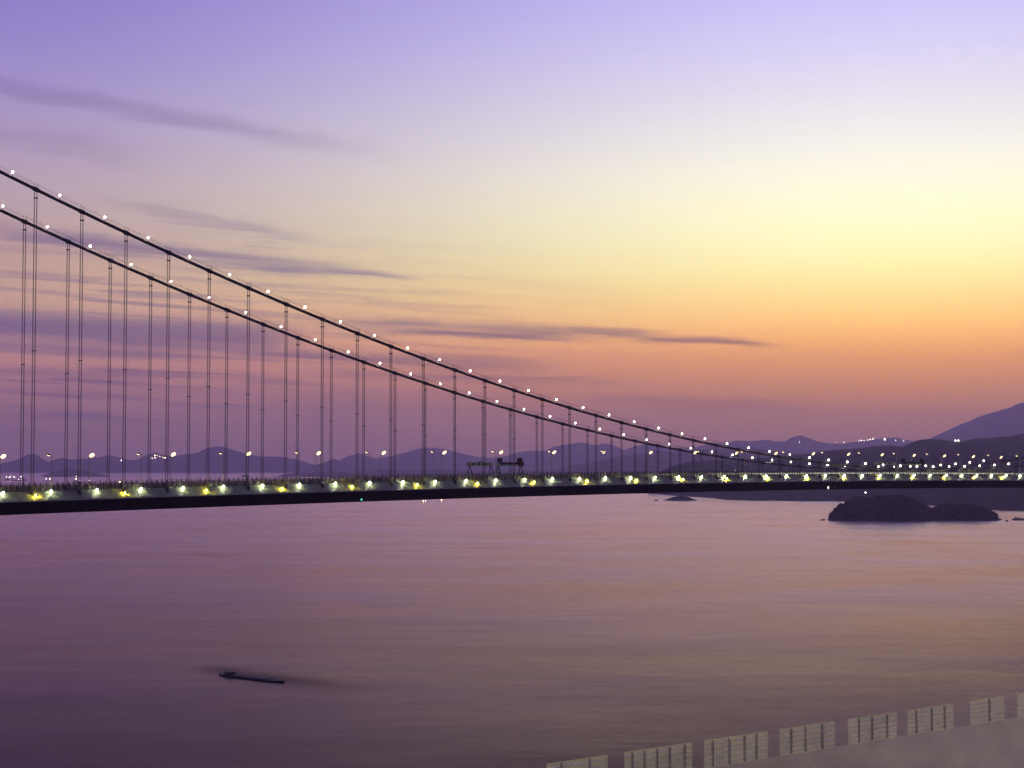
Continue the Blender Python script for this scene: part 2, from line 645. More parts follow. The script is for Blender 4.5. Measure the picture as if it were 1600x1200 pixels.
hills = []
R1 = [(-260, 724), (-150, 712), (-60, 724), (0, 724), (19, 720.6), (34, 715), (45, 709.5), (53.5, 708.6), (62, 714), (74, 720.6), (84, 718.8),
      (97.5, 715.2), (109, 718), (131, 717), (159, 714), (172.5, 711), (186, 715), (202.5, 718.5), (216, 718), (225, 713), (241, 706.8),
      (251, 710), (264, 712.5), (277, 712), (298, 708.5), (308, 707.3), (321, 701), (338, 697), (349, 698), (362, 702), (378, 706.6), (392, 710),
      (411, 713.5), (430, 713), (449, 715), (467, 719), (488, 725), (505, 731), (530, 739)]
hills.append(ridge('hill_range', R1, 18900, 17700, 2500, 2, seed=1, label='long blue range of hills across the water on the left'))
R2 = [(470, 738), (488, 728), (505, 722.5), (521, 717), (531, 720), (548, 725), (561, 730), (580, 731.5), (640, 733), (700, 736), (740, 739)]
hills.append(ridge('hill_range', R2, 17500, 16600, 1500, 2, seed=2, label='small pointed blue hill behind the hangers'))
R3 = [(500, 738), (524, 722.5), (537, 716), (548, 711), (561, 708), (571, 711.5), (584, 715.5), (603, 714.5), (622, 710), (641, 704.7), (659, 700.2),
      (676, 699.4), (695, 702), (710, 705.6), (729, 710), (747, 714), (770, 715.5), (789, 713), (806, 707.5), (822, 704.7), (841, 703.8),
      (853, 704.5), (864, 698), (887, 694), (906, 691), (919, 693), (930, 696), (945, 692.5), (956, 694.4), (971, 701), (975, 703), (990, 698),
      (1009, 694), (1025, 697), (1046, 700), (1084, 699), (1112, 694), (1140, 690.6), (1150, 688.8), (1175, 689), (1201, 687), (1211, 690),
      (1226, 689.7), (1235, 684), (1251, 680), (1263, 684), (1278, 689.7), (1297, 693), (1316, 693), (1334, 690.6), (1353, 688), (1381, 685),
      (1393, 684), (1402, 684), (1414, 687.4), (1430, 689.5), (1480, 700), (1560, 712)]
hills.append(ridge('hill_range', R3, 21500, 18800, 2500, 2, seed=3, label='faint far range of hills behind the middle of the bridge'))
R4 = [(560, 738), (600, 733), (640, 735), (700, 733), (760, 736.5), (800, 733), (850, 735), (880, 730), (905, 724.5), (930, 722), (956, 715),
      (985, 711), (1009, 707.5), (1031, 704.5), (1060, 707), (1100, 703), (1150, 700), (1200, 703), (1260, 708), (1330, 720), (1400, 735)]
hills.append(ridge('hill_range', R4, 13000, 10500, 1500, 2, seed=4, label='middle range of hills rising behind the low middle of the bridge'))
R6 = [(1390, 720), (1420, 700), (1451, 685.6), (1468, 678), (1486, 670), (1505, 661), (1517, 657.6), (1528, 651.5), (1545, 646), (1563, 641),
      (1579, 636.6), (1591, 630.5), (1600, 628.5), (1640, 623), (1700, 622), (1760, 626), (1860, 650), (1960, 690)]
hills.append(ridge('mountain', R6, 19000, 15000, 2500, 2, seed=5, label='tall pale mountain at the right edge'))
R5 = [(1012, 745), (1031, 738), (1046, 730), (1065, 724), (1084, 720.6), (1112, 719.5), (1140, 718), (1185, 716), (1231, 712), (1250, 710),
      (1269, 707.5), (1287, 704.7), (1316, 702), (1344, 700), (1368, 697), (1391, 696), (1404, 697.5), (1411, 698), (1419, 694), (1435, 687.5),
      (1451, 686), (1472, 687), (1489, 690), (1505, 689), (1526, 685), (1552, 684), (1579, 681), (1600, 677), (1660, 668), (1760, 676), (1900, 700)]
FR5 = [(1012, 4900), (1027, 4850), (1060, 4500), (1100, 4300), (1140, 3970), (1200, 3880), (1320, 3830), (1450, 3450), (1547, 3100), (1600, 3020), (1900, 2800)]
hills.append(ridge('dark_hillside', R5, lambda x: interp([(1012, 5100), (1100, 5600), (1600, 5200), (1900, 5200)], x),
                   lambda x: interp(FR5, x), 1500, 1.5, rows=30, seed=6, label='dark wooded hillside behind the right half of the bridge'))
for nm, sil, cr, fr, bk, sd_, lb, mt in (
        ('island', [(58, 745.5), (66, 743.5), (79, 738.5), (94, 733.8), (105, 732), (127, 734), (150, 739), (165, 742), (182, 745.5)], 12200, 11650, 700, 7,
         'low dark island below the left end of the hills', 'wood'),
        ('islet', [(373, 746), (378, 743), (384, 740.8), (389, 743), (394, 746)], 11800, 11600, 200, 8, 'tiny islet beyond the fence left of centre', 'wood'),
        ('island', [(428, 746), (440, 741.5), (462, 739), (490, 738.5), (520, 736.5), (560, 739), (600, 746)], 12000, 11600, 600, 9,
         'flat island below the small pointed hill', 'wood'),
        ('islet', [(1033, 783), (1040, 780.5), (1048, 777.5), (1057, 775.6), (1065, 774.6), (1071, 774.8), (1078, 777.5), (1084, 779.7), (1092, 783)], 3990, 3925, 90, 10,
         'small dark islet under the deck right of centre', 'wood')):
    o = ridge(nm, sil, cr, fr, bk, .5, seed=sd_, rows=14, mat=mt, label=lb)
    hills.append(o)
I2 = [(1291, 814), (1295, 809.5), (1300, 805), (1304, 802), (1316, 790), (1325, 786), (1340, 781.5), (1362, 779.5), (1377, 778.5), (1402, 777), (1416, 780.5),
      (1430, 785), (1444, 791), (1454, 797.5), (1458, 798.5), (1465, 795.4), (1472, 791), (1486, 792), (1509, 792), (1526, 793.7), (1540, 798),
      (1549, 803), (1559, 808.5), (1567, 812.6), (1580, 812.3), (1586, 808.5), (1594, 809.5), (1601, 810.5), (1612, 808), (1630, 813.2)]
island2 = ridge('wooded_island', I2, 2585, 2522, 95, .6, seed=12, rows=18, rough=.6, mat='rock', foot=-1.5,
                label='dark wooded island with two humps standing off the right shore')
hills.append(island2)


def blob(mb_, c, r, seed):
    n0 = len(mb_.v)
    ph = (1 + 5 ** .5) / 2
    for p in ((-1, ph, 0), (1, ph, 0), (-1, -ph, 0), (1, -ph, 0), (0, -1, ph), (0, 1, ph), (0, -1, -ph), (0, 1, -ph), (ph, 0, -1), (ph, 0, 1), (-ph, 0, -1), (-ph, 0, 1)):
        q = Vector(p).normalized() * r * random.uniform(.7, 1.2)
        mb_.v.append((c[0] + q.x, c[1] + q.y, c[2] + q.z * .8))
    for a_ in ((0, 11, 5), (0, 5, 1), (0, 1, 7), (0, 7, 10), (0, 10, 11), (1, 5, 9), (5, 11, 4), (11, 10, 2), (10, 7, 6), (7, 1, 8), (3, 9, 4), (3, 4, 2),
               (3, 2, 6), (3, 6, 8), (3, 8, 9), (4, 9, 5), (2, 4, 11), (6, 2, 10), (8, 6, 7), (9, 8, 1)):
        mb_.f.append(tuple(n0 + k for k in a_))


def canopy(land, n, lo, r0, r1, label):
    me = land.data
    pick = [p for p in me.polygons if p.center.z > lo]
    mb_ = MB()
    for k in range(n):
        p = random.choice(pick)
        a_, b_, c_ = (me.vertices[i].co for i in random.sample(list(p.vertices), 3))
        w = random.random()
        q = a_.lerp(b_, w).lerp(c_, random.random())
        r = random.uniform(r0, r1)
        blob(mb_, (q.x, q.y, q.z + r * .35), r, k)
    o = link('foliage', mb_.mesh('foliage', 'leaf'))
    tag(o, label, None, None, 'stuff')
    return o


canopy(island2, 2600, 3.5, 1.4, 5.4, 'dark tree cover on the two-humped island')
# rocks at the tips of the islands
for px, py, r, lb in ((1281, 813, 1.6, 'lone rock off the left tip of the wooded island'), (1287, 813, 2.4, 'rock nearest the left tip of the wooded island'),
                      (1572, 814.5, 2.6, 'rock between the wooded island and the right edge'), (1026, 782.5, 4.0, 'rock off the left tip of the small islet')):
    mb = MB()
    p = on_sea(px, py)
    for k in range(3):
        blob(mb, (random.uniform(-r, r) * .8, random.uniform(-r, r) * .5, r * .1), r * random.uniform(.6, 1), k)
    o = link('rock', mb.mesh('rock', 'rock'), None, p)
    tag(o, lb, 'rock', 'rocks off the islands')

# ------------------------------------------------------------------ the bridge
TH = 0.8183346
BX, BY = -159.035, 589.554
CT, ST_ = math.cos(TH), math.sin(TH)


def deck_z(s):          # level of the hanger sockets, relative to the eye
    return -6.6766 - 1.70629e-5 * (s - 444.61) ** 2


def cable_z(s):
    return -3.1277 + 2.683332e-4 * (s - 594.91) ** 2


def W(s, t_, z):
    return Vector((BX + s * CT - t_ * ST_, BY + s * ST_ + t_ * CT, EYE + z))


FIRST, LAST = -3, 48       # hangers built, 18 m apart (hanger 0 is the first whole one in the picture)
bridge = bpy.data.objects.new('suspension_bridge', None)
bridge.location = (BX, BY, EYE)
bridge.rotation_euler = (0, 0, TH)
col.objects.link(bridge)
tag(bridge, 'long suspension bridge with lit deck edge crossing the whole picture', 'bridge')

S0, S1 = FIRST * 18.0 - 9, LAST * 18.0 + 9
for t_ in (0.0, 36.0):
    n = int((S1 - S0) / 6)
    ss = [S0 + (S1 - S0) * i / n for i in range(n + 1)]
    link('main_cable', MB().tube([(s, t_, cable_z(s)) for s in ss], 0.56, 12).mesh('main_cable', 'cable', True), bridge)
    for dt in (-.62, .62):
        link('hand_rope', MB().tube([(s, t_ + dt, cable_z(s) + 1.75) for s in ss], 0.035, 4).mesh('hand_rope', 'steel'), bridge)

# hangers
band = MB().tube([(-.95, 0, 0), (-.9, 0, 0), (.9, 0, 0), (.95, 0, 0)], [.66, .78, .78, .66], 12)
for dx in (-.6, 0, .6):
    band.box(dx - .12, dx + .12, -.95, .95, -.14, .14)
band = band.mesh('cable_band', 'cable')
stan = MB().tube([(0, 0, .4), (0, 0, 2.05)], .06, 6).mesh('stanchion', 'steel')
spacer = MB().box(-.62, .62, -.40, .40, -.17, .17).mesh('rope_clamp', 'steel')
socket = MB()
for dy in (-.5, .5):
    socket.lathe([(.26, -1.1), (.42, -.7), (.42, .35), (.5, .4), (.5, .75), (.2, .8), (.16, 1.4)], 10, (0, dy, 0))
socket.box(-.7, .7, -1.0, 1.0, -.25, .05)
socket = socket.mesh('hanger_socket', 'steel')
OFF = [(-.46, -.16), (-.46, .16), (.46, -.16), (.46, .16)]
for i in range(FIRST, LAST + 1):
    s = i * 18.0
    for t_ in (0.0, 36.0):
        zt, zb = cable_z(s), deck_z(s)
        slope = math.atan(2 * 2.683332e-4 * (s - 594.91))
        bo = link('cable_band', band, bridge, (s, t_, zt), (0, -slope, 0))
        link('stanchion', stan, bo, (.35, -.62, 0), (0, slope, 0))
        link('stanchion', stan, bo, (-.35, .62, 0), (0, slope, 0))
        if zt - zb > 2.5:
            r_ = .072
            hm = MB()
            for dx, dy in OFF:
                hm.tube([(s + dx, t_ + dy, zb + .6), (s + dx, t_ + dy, zt)], r_, 5, False)
            ho = link('hanger', hm.mesh('hanger', 'rope'), bridge)
            if zt - zb > 9:
                link('rope_clamp', spacer, ho, (s, t_, zt - 2.9))
            if zt - zb > 36:
                link('rope_clamp', spacer, ho, (s, t_, zb + (zt - zb) * .47), (0, 0, 0)).scale = (1, 1, .7)
        link('hanger_socket', socket, bridge, (s, t_, zb), (math.radians(20 if t_ < 1 else -20), 0, 0))

# deck, in bays of 18 m
FAIR_T, FAIR_Z, NOSE_T, NOSE_Z = 1.4, .98, -3.4, -2.05
body = MB().extrude([(NOSE_T, NOSE_Z), (4.6, -6.5), (31.4, -6.5), (36 - NOSE_T, NOSE_Z), (36 - FAIR_T, FAIR_Z - .08), (FAIR_T, FAIR_Z - .08)], 0, 18.0).mesh('deck_girder', 'deck')
road = MB().box(0, 18, 0, 13.4, FAIR_Z - .07, FAIR_Z).mesh('carriageway', 'asphalt')
walk = MB().box(0, 18, 0, 1.7, FAIR_Z - .07, FAIR_Z + .12).mesh('kerb', 'concrete')
dy, dz = FAIR_T - NOSE_T, FAIR_Z - NOSE_Z
nl = math.hypot(dy, dz)
ny_, nz_ = -dz / nl, dy / nl


def fair_poly(sgn):
    pts = []
    for k, off in ((0.0, .02), (1.0, .02), (1.0, .09), (0.0, .09)):
        y = FAIR_T - dy * k * .985 + ny_ * off
        z = FAIR_Z - dz * k * .985 + nz_ * off
        pts.append((y if sgn > 0 else 36 - y, z))
    return pts


panel_near = MB().extrude(fair_poly(1), .11, 5.89, True).mesh('fairing_panel', 'cladding')
panel_far = MB().extrude(fair_poly(-1), .06, 17.94, True).mesh('fairing_panel', 'cladding')
lip = MB().box(0, 18, NOSE_T - .22, NOSE_T + .25, NOSE_Z - .10, NOSE_Z + .22).mesh('edge_trim', 'trim')
fence = MB()
for k in range(4):
    x = k * 4.5 + .3
    fence.box(x - .16, x + .16, -.12, .12, 0, 1.75)
for k in range(20):
    x = k * .9 + .75
    fence.box(x - .045, x + .045, -.04, .04, .12, 1.55)
for z in (.12, .62, 1.1, 1.55):
    fence.box(0, 18, -.05, .05, z - .05, z + .05)
fence = fence.mesh('fence', 'fence')
screen = MB()
for k in range(8):
    x = k * 2.25 + .9
    screen.box(x - .10, x + .10, -.10, .10, 0, 2.75 if k % 2 else 2.45)
screen.box(0, 18, -.05, .05, 2.28, 2.36)
screen = screen.mesh('barrier_post', 'fence')
beam = MB().box(0, 18, .12, .22, .35, .75).box(0, 18, .12, .22, .95, 1.35).box(0, 18, .12, .22, 1.55, 1.8).mesh('barrier_beam', 'barrier')
median = MB().extrude([(-.3, 0), (-.18, .5), (-.12, 1.0), (.12, 1.0), (.18, .5), (.3, 0)], 0, 18).mesh('median_barrier', 'concrete')
for i in range(FIRST, LAST):
    s = i * 18.0
    z0, z1 = deck_z(s), deck_z(s + 18)
    rot = (0, -math.atan((z1 - z0) / 18.0), 0)

    def bay(name, me, t_=0.0, z=0.0, dx=0.0):
        return link(name, me, bridge, (s + dx, t_, z0 + z + (z1 - z0) * dx / 18.0), rot)
    bay('deck_girder', body)
    for t_ in (3.2, 19.4):
        bay('carriageway', road, t_)
    for t_ in (FAIR_T, 36 - FAIR_T - 1.7):
        bay('kerb', walk, t_)
    for k in range(3):
        bay('fairing_panel', panel_near, dx=k * 6.0)
    bay('fairing_panel', panel_far)
    bay('edge_trim', lip)
    for t_ in (1.55, 34.45):
        bay('fence', fence, t_, FAIR_Z + .1)
    for t_ in (3.6, 32.3):
        bay('barrier_post', screen, t_, FAIR_Z)
        bay('barrier_beam', beam, t_, FAIR_Z)
    bay('median_barrier', median, 18.0, FAIR_Z)

# added glowing strips for headlight trails: white dashes between fence posts of the far half
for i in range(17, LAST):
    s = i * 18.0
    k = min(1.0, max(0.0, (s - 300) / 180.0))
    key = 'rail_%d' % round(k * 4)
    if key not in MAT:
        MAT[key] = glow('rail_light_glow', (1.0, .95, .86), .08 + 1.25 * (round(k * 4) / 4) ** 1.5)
    rl = MB()
    for q in range(4):
        rl.box(q * 4.5 + .75, q * 4.5 + 4.35, -.30, -.16, .95, 1.40)
    z0, z1 = deck_z(s), deck_z(s + 18)
    link('rail_light', rl.mesh('rail_light', key), bridge, (s, 3.4, z0 + FAIR_Z), (0, -math.atan((z1 - z0) / 18.0), 0))

# ------------------------------------------------------------------ lamps on the main cables
proto = bpy.data.objects.new('cable_lamp', None)
col.objects.link(proto)
link('lamp_post', MB().tube([(0, 0, 0), (0, 0, 1.0)], [.09, .06], 6).box(-.2, .2, -.2, .2, -.04, .06).mesh('lamp_post', 'steel'), proto)
link('lamp_globe', MB().ball((0, 0, 1.4), .36, .38).mesh('lamp_globe', 'lamp_cable', True), proto)
link('lamp_cap', MB().lathe([(.24, 1.80), (.16, 1.86), (.03, 1.92)], 10).mesh('lamp_cap', 'steel'), proto)
kids_of(proto)
first = True
for t_, i0, i1, nm in ((0.0, -1, 38, 'upper, nearer main cable'), (36.0, 0, 40, 'lower, farther main cable')):
    for n, i in enumerate(range(i0, i1)):
        s = i * 18 + 9.2
        o = proto if first else copy_tree(proto)
        first = False
        o.location = W(s, t_, cable_z(s) + .5)
        o.rotation_euler = (0, 0, TH)
        tag(o, 'small round white lamp, %s from the left end of the %s' % (nth(n + 1), nm), 'cable lamp', 'lamps along the ' + nm.split(', ')[1])

# ------------------------------------------------------------------ street lamps
def street_lamp(sgn, lit):
    """Pole with an arm towards the carriageway: sgn = +1 arm in +t, -1 arm in -t."""
    r = bpy.data.objects.new('street_lamp', None)
    col.objects.link(r)
    link('pole', MB().tube([(0, 0, 0), (0, 0, .9), (0, 0, .95), (0, 0, 12.4)], [.22, .20, .15, .09], 8).mesh('pole', 'pole'), r)
    link('arm', MB().tube([(0, 0, 12.2), (0, sgn * .5, 12.55), (0, sgn * 1.2, 12.6)], .06, 6).mesh('arm', 'pole'), r)
    y = sgn * 1.7
    tilt = Matrix.Rotation(sgn * math.radians(48 if sgn < 0 else 26), 4, 'X')

    def tilted(m_):
        m_.v = [tuple(tilt @ Vector(q) + Vector((0, y, 12.5))) for q in m_.v]
        return m_
    k = 1.0 if sgn < 0 else .62
    ho = link('lamp_head', tilted(MB().lathe([(.98 * k, -.10 * k), (1.05 * k, -.06 * k), (1.05 * k, .04 * k), (.78 * k, .28 * k), (.36 * k, .42 * k), (.05, .46 * k)], 14)).mesh('lamp_head', 'steel', True), r)
    link('lens', tilted(MB().ball((0, 0, -.06 * k), .96 * k, (.36 if sgn < 0 else .55) * k, 16, 5, -1.0, 0.0)).mesh('lens', 'lamp_lens' if lit else 'lamp_dim', True), ho)
    if lit:      # the bulb shines straight down from inside a skirt
        bk = .5 * k
        sk = MB().tube([(0, y - sgn * .25, 12.5 - .52 * k), (0, y - sgn * .25, 12.5 - .30 * k)], bk + .05, 12, False)
        link('skirt', sk.mesh('skirt', 'steel'), ho)
        link('bulb', MB().lathe([(bk, 0), (bk, .03)], 12, (0, y - sgn * .25, 12.5 - .46 * k)).mesh('bulb', 'lamp_warm'), ho)
    return r


far_lamp, near_lamp = street_lamp(-1, True), street_lamp(1, True)
kids_of(far_lamp)
fk = dict(KIDS)
for n in range(21):
    s = 9.1 + 36 * n
    if n == 9:
        o = street_lamp(-1, False)
        KIDS.clear()
        KIDS.update(fk)
    else:
        o = far_lamp if n == 0 else copy_tree(far_lamp)
    o.location = W(s, 34.1 + 1.0, deck_z(s) + FAIR_Z - .62)
    o.rotation_euler = (0, 0, TH)
    tag(o, '%s street lamp from the left on the far side of the deck%s' % (nth(n + 1).capitalize() if False else nth(n + 1), ', unlit' if n == 9 else ', glowing warm'),
        'street lamp', 'street lamps along the far side of the deck')
kids_of(near_lamp)
for n in range(20):
    s = 8.4 + 36 * n
    o = near_lamp if n == 0 else copy_tree(near_lamp)
    o.location = W(s, 1.75, deck_z(s) + FAIR_Z - .2)
    o.rotation_euler = (0, 0, TH)
    tag(o, '%s street lamp from the left on the near side of the deck, head turned away' % nth(n + 1), 'street lamp', 'street lamps along the near side of the deck')

# ------------------------------------------------------------------ lamps on the deck edge
proto = bpy.data.objects.new('edge_lamp', None)
col.objects.link(proto)
link('bracket', MB().tube([(0, 0, -.5), (0, -.2, .3)], .09, 6).tube([(.1, -.3, .15), (2.6, -1.6, -1.0), (5.0, -2.6, -1.75)], .09, 6).mesh('bracket', 'trim'), proto)
link('lamp_globe', MB().ball((0, -.35, .62), .31, .30).mesh('lamp_globe', 'lamp_edge', True), proto)
link('lamp_cap', MB().lathe([(.2, .9), (.14, .98), (.04, 1.0)], 10, (0, -.35, 0)).mesh('lamp_cap', 'steel'), proto)
kids_of(proto)
for n in range(40):
    s = -10.7 + 17.96 * n
    o = proto if n == 0 else copy_tree(proto)
    o.location = W(s, .3, deck_z(s) + .45)
    o.rotation_euler = (0, 0, TH)
    tag(o, 'greenish white lamp on the near deck edge, %s from the left' % nth(n + 1), 'deck lamp', 'white lamps along the near deck edge')

proto = bpy.data.objects.new('floodlight', None)
col.objects.link(proto)
link('housing', MB().box(-.36, .36, -.52, -.36, .25, .98).box(-.4, .4, -.5, .5, -.14, -.06).tube([(-.3, -.42, .4), (-.3, -.3, -.1)], .06, 5)
     .tube([(.3, -.42, .4), (.3, -.3, -.1)], .06, 5).mesh('housing', 'dark'), proto)
link('lens', MB().ball((0, -.02, .62), .24, .22).mesh('lens', 'lamp_flood', True), proto)
kids_of(proto)
for n in range(20):
    s = 0.6 + 34.92 * n
    o = proto if n == 0 else copy_tree(proto)
    tt = -1.75
    zz = deck_z(s) + FAIR_Z - dz * (FAIR_T - tt) / dy
    o.location = W(s, tt, zz + .25)
    o.rotation_euler = (0, 0, TH)
    tag(o, 'yellow floodlight low on the sloping deck edge, %s from the left' % nth(n + 1), 'floodlight', 'yellow floodlights along the near deck edge')

# signal lights under the girder edge
for px, py, mt, lb in ((573, 780.7, 'far_green', 'tiny green signal light on the dark girder left of centre'),
                       (1301.5, 762, 'lamp_cable', 'small white light on the dark girder above the wooded island')):
    d = ray(px, py)
    A_ = ((d.x, -CT), (d.y, -ST_))
    tt = NOSE_T + (2.9 if mt == 'far_green' else 2.9)
    det = A_[0][0] * A_[1][1] - A_[0][1] * A_[1][0]
    bx, by = BX - tt * ST_, BY + tt * CT
    l_ = (bx * A_[1][1] - A_[0][1] * by) / det
    s = (A_[0][0] * by - A_[1][0] * bx) / det
    # put it on the sloping underside
    zz = d.z * l_ - deck_z(s)
    tt2 = NOSE_T + (NOSE_Z - zz) / (NOSE_Z + 6.5) * (4.6 - NOSE_T)
    o = bpy.data.objects.new('signal_light', None)
    col.objects.link(o)
    o.location = W(s, tt2 - .25, zz + deck_z(s))
    o.rotation_euler = (0, 0, TH)
    link('housing', MB().box(-.25, .25, -.05, .35, -.22, .22).mesh('housing', 'dark'), o)
    link('lens', MB().ball((0, -.1, 0), .26).mesh('lens', mt, True), o)
    tag(o, lb, 'signal light')

# ------------------------------------------------------------------ maintenance gantries
def gantry(s, t0, t1, kind, label):
    g = bpy.data.objects.new('maintenance_gantry', None)
    col.objects.link(g)
    zb = deck_z(s) + FAIR_Z
    g.location = W(s, t0, zb)
    g.rotation_euler = (0, 0, TH)
    Lg = t1 - t0
    if kind == 'box':
        bo = link('beam', MB().box(-.9, .9, 0, Lg, 5.75, 7.45).mesh('beam', 'gantry'), g)
        for k in range(3):
            y = Lg * (.26 + .23 * k)
            link('window', MB().box(-.96, .96, y - .7, y + .7, 6.3, 7.0).mesh('window', 'dark'), bo)
        link('end_plate', MB().box(-.95, .95, Lg - .01, Lg + .35, 5.7, 7.5).mesh('end_plate', 'steel'), g)
        link('roof_hatch', MB().box(-.4, .4, Lg * .42, Lg * .52, 7.45, 7.75).mesh('roof_hatch', 'dark'), g)
    else:
        bo = link('beam', MB().box(-.9, .9, .8, Lg, 5.75, 6.45).mesh('beam', 'gantry'), g)
        rail = MB()
        for x in (-.85, .85):
            for k in range(12):
                y = .8 + (Lg - .9) * k / 11
                rail.box(x - .05, x + .05, y - .05, y + .05, 6.45, 7.5)
            for z in (6.8, 7.15, 7.5):
                rail.box(x - .045, x + .045, .8, Lg - .1, z - .045, z + .045)
        link('railing', rail.mesh('railing', 'steel'), g)
        for y0, y1, z1 in ((1.5, 3.6, 7.35), (5.0, 8.0, 7.25), (9.5, 12.2, 7.35)):
            link('equipment_box', MB().box(-.6, .6, y0, y1, 6.452, z1).mesh('equipment_box', 'dark'), g)
        link('motor_block', MB().box(-1.0, 1.0, -.6, .8, 5.6, 7.7).mesh('motor_block', 'dark'), g)
        for y in (.9, Lg - 1.6):
            link('hoist_cabinet', MB().box(-.8, .8, y - .8, y + .8, 7.55, 9.3).box(-.1, .1, y - .1, y + .1, 6.45, 7.56).mesh('hoist_cabinet', 'dark'), g)
    for y in (.35, Lg - .45):
        lg = MB()
        for sg in (-1, 1):
            lg.tube([(sg * .25, y, 5.76), (sg * 2.3, y, .3)], .22, 6)
        lg.box(-1.3, 1.3, y - .07, y + .07, 2.75, 2.95)
        lo = link('leg_frame', lg.mesh('leg_frame', 'steel'), g)
        for sg in (-1, 1):
            link('wheel_bogie', MB().box(sg * 2.3 - .5, sg * 2.3 + .5, y - .25, y + .25, 0.0, .42).mesh('wheel_bogie', 'dark'), lo)
    tag(g, label, 'gantry', 'maintenance gantries on the deck')
    return g


for s, where in ((241, 'left of centre'), (578, 'far right, before the hillside')):
    gantry(s, 2.3, 16.6, 'rail', 'pale green maintenance gantry with dark machinery on top, near carriageway, ' + where)
    gantry(s, 20.0, 34.0, 'box', 'pale green box gantry with three windows, far carriageway, ' + where)

# ------------------------------------------------------------------ boats
def boat(px, py, length, head, kind, lamps, label, name='boat', group='boats at anchor beyond the bridge'):
    p = on_sea(px, py)
    r = bpy.data.objects.new(name, None)
    col.objects.link(r)
    r.location = p
    r.rotation_euler = (0, 0, math.radians(head))
    Lh, Bm = length / 2, length * .11
    fb = length * .055
    secs = [(-1, .75, .15), (-.7, .95, 0), (0, 1, 0), (.55, .9, .05), (.85, .5, .35), (1, .06, .7)]
    hm = MB()
    for x, w, rise in secs:
        z = fb * (1 + rise)
        hm.v += [(x * Lh, -w * Bm, z), (x * Lh * .96, -w * Bm * .7, -.5), (x * Lh * .96, w * Bm * .7, -.5), (x * Lh, w * Bm, z)]
    for i in range(len(secs) - 1):
        for k in range(4):
            a_, b_ = i * 4 + k, i * 4 + (k + 1) % 4
            hm.f.append((a_, b_, b_ + 4, a_ + 4))
    hm.f.append((3, 2, 1, 0))
    e_ = (len(secs) - 1) * 4
    hm.f.append((e_, e_ + 1, e_ + 2, e_ + 3))
    link('hull', hm.mesh('hull', 'hull'), r)
    hx = -.55 if kind != 'ferry' else 0
    hl = .22 if kind != 'ferry' else .6
    hh = length * (.14 if kind == 'cargo' else .09)
    link('deckhouse', MB().box((hx - hl) * Lh, (hx + hl) * Lh, -Bm * .7, Bm * .7, fb * .98, fb + hh)
         .box((hx - hl * .5) * Lh, (hx + hl * .7) * Lh, -Bm * .5, Bm * .5, fb + hh, fb + hh * 1.5).mesh('deckhouse', 'house'), r)
    if kind == 'cargo':
        link('hatch_cover', MB().box(-.2 * Lh, .6 * Lh, -Bm * .6, Bm * .6, fb * .99, fb * 1.4).mesh('hatch_cover', 'hull'), r)
        link('derrick', MB().tube([(.25 * Lh, 0, fb), (.25 * Lh, 0, fb + length * .26)], length * .006, 6)
             .tube([(.25 * Lh, 0, fb + length * .05), (.62 * Lh, 0, fb + length * .22)], length * .005, 6).mesh('derrick', 'hull'), r)
    mast = MB().tube([(hx * Lh, 0, fb + hh), (hx * Lh, 0, fb + hh + length * .16)], [length * .006, length * .003], 6)
    link('mast', mast.mesh('mast', 'hull'), r)
    for x, z, mt, rad in lamps:
        link('lamp', MB().ball((x * Lh, -Bm * .4, z * length), rad).mesh('lamp', mt, True), r)
    tag(r, label, 'boat', group)
    return r


W_, O_ = 'far_white', 'far_warm'
boat(17, 751, 60, 10, 'cargo', [(-.7, .30, O_, 1.3), (-.1, .34, W_, 1.2), (.5, .30, W_, 1.5), (-.3, .24, O_, 1.0)], 'cargo boat with four lights at the far left edge, behind the fence')
boat(31, 752, 62, 170, 'cargo', [(-.1, .36, W_, 1.5), (-.5, .17, W_, .9), (-.2, .17, W_, .8), (.3, .17, W_, 1.2)], 'cargo boat with a bright masthead light, second from the left edge')
boat(76, 751, 46, 5, 'ferry', [(-.5, .20, W_, 1.4), (.3, .18, W_, 1.5)], 'small ferry with two white lights below the low island')
boat(121, 754.5, 44, 20, 'cargo', [(-.3, .40, O_, 1.5), (-.3, .66, O_, .9), (.5, .2, W_, .5)], 'dark boat with an orange light left of the second glowing street lamp')
boat(139, 757, 34, -30, 'ferry', [(0, .28, O_, 1.2), (.2, .48, W_, .9)], 'small boat with a yellow light under the second glowing street lamp')
boat(176, 755, 36, 160, 'cargo', [(0, .16, W_, .3)], 'unlit boat with a leaning derrick between the third and fourth hangers')
boat(187, 755.5, 26, 60, 'ferry', [(0, .26, O_, 1.4)], 'small boat showing one orange light beside the near third hanger')
boat(205, 756, 32, 10, 'ferry', [(-.3, .18, W_, .8), (.4, .2, W_, 1.2)], 'small boat with two bluish white lights right of the near third hanger')
boat(298.5, 755.5, 26, 80, 'ferry', [(0, .42, O_, 1.5)], 'small boat with a pinkish light close under the far sixth hanger')
boat(447, 756, 24, 15, 'ferry', [(0, .30, W_, 1.1)], 'small boat with one white light beyond the fence near the seventh hanger')
boat(461, 754, 26, -10, 'ferry', [(0, .26, W_, 1.0)], 'small boat with one white light left of the unlit lamp post')
boat(663, 784.5, 12, 12, 'ferry', [(-.4, .22, O_, .6), (.4, .22, O_, .6)], 'small boat with two warm lights just under the deck', group='boats under the deck')
boat(690, 783.5, 12, -8, 'ferry', [(0, .24, O_, .8)], 'small boat with one warm light just under the deck', group='boats under the deck')

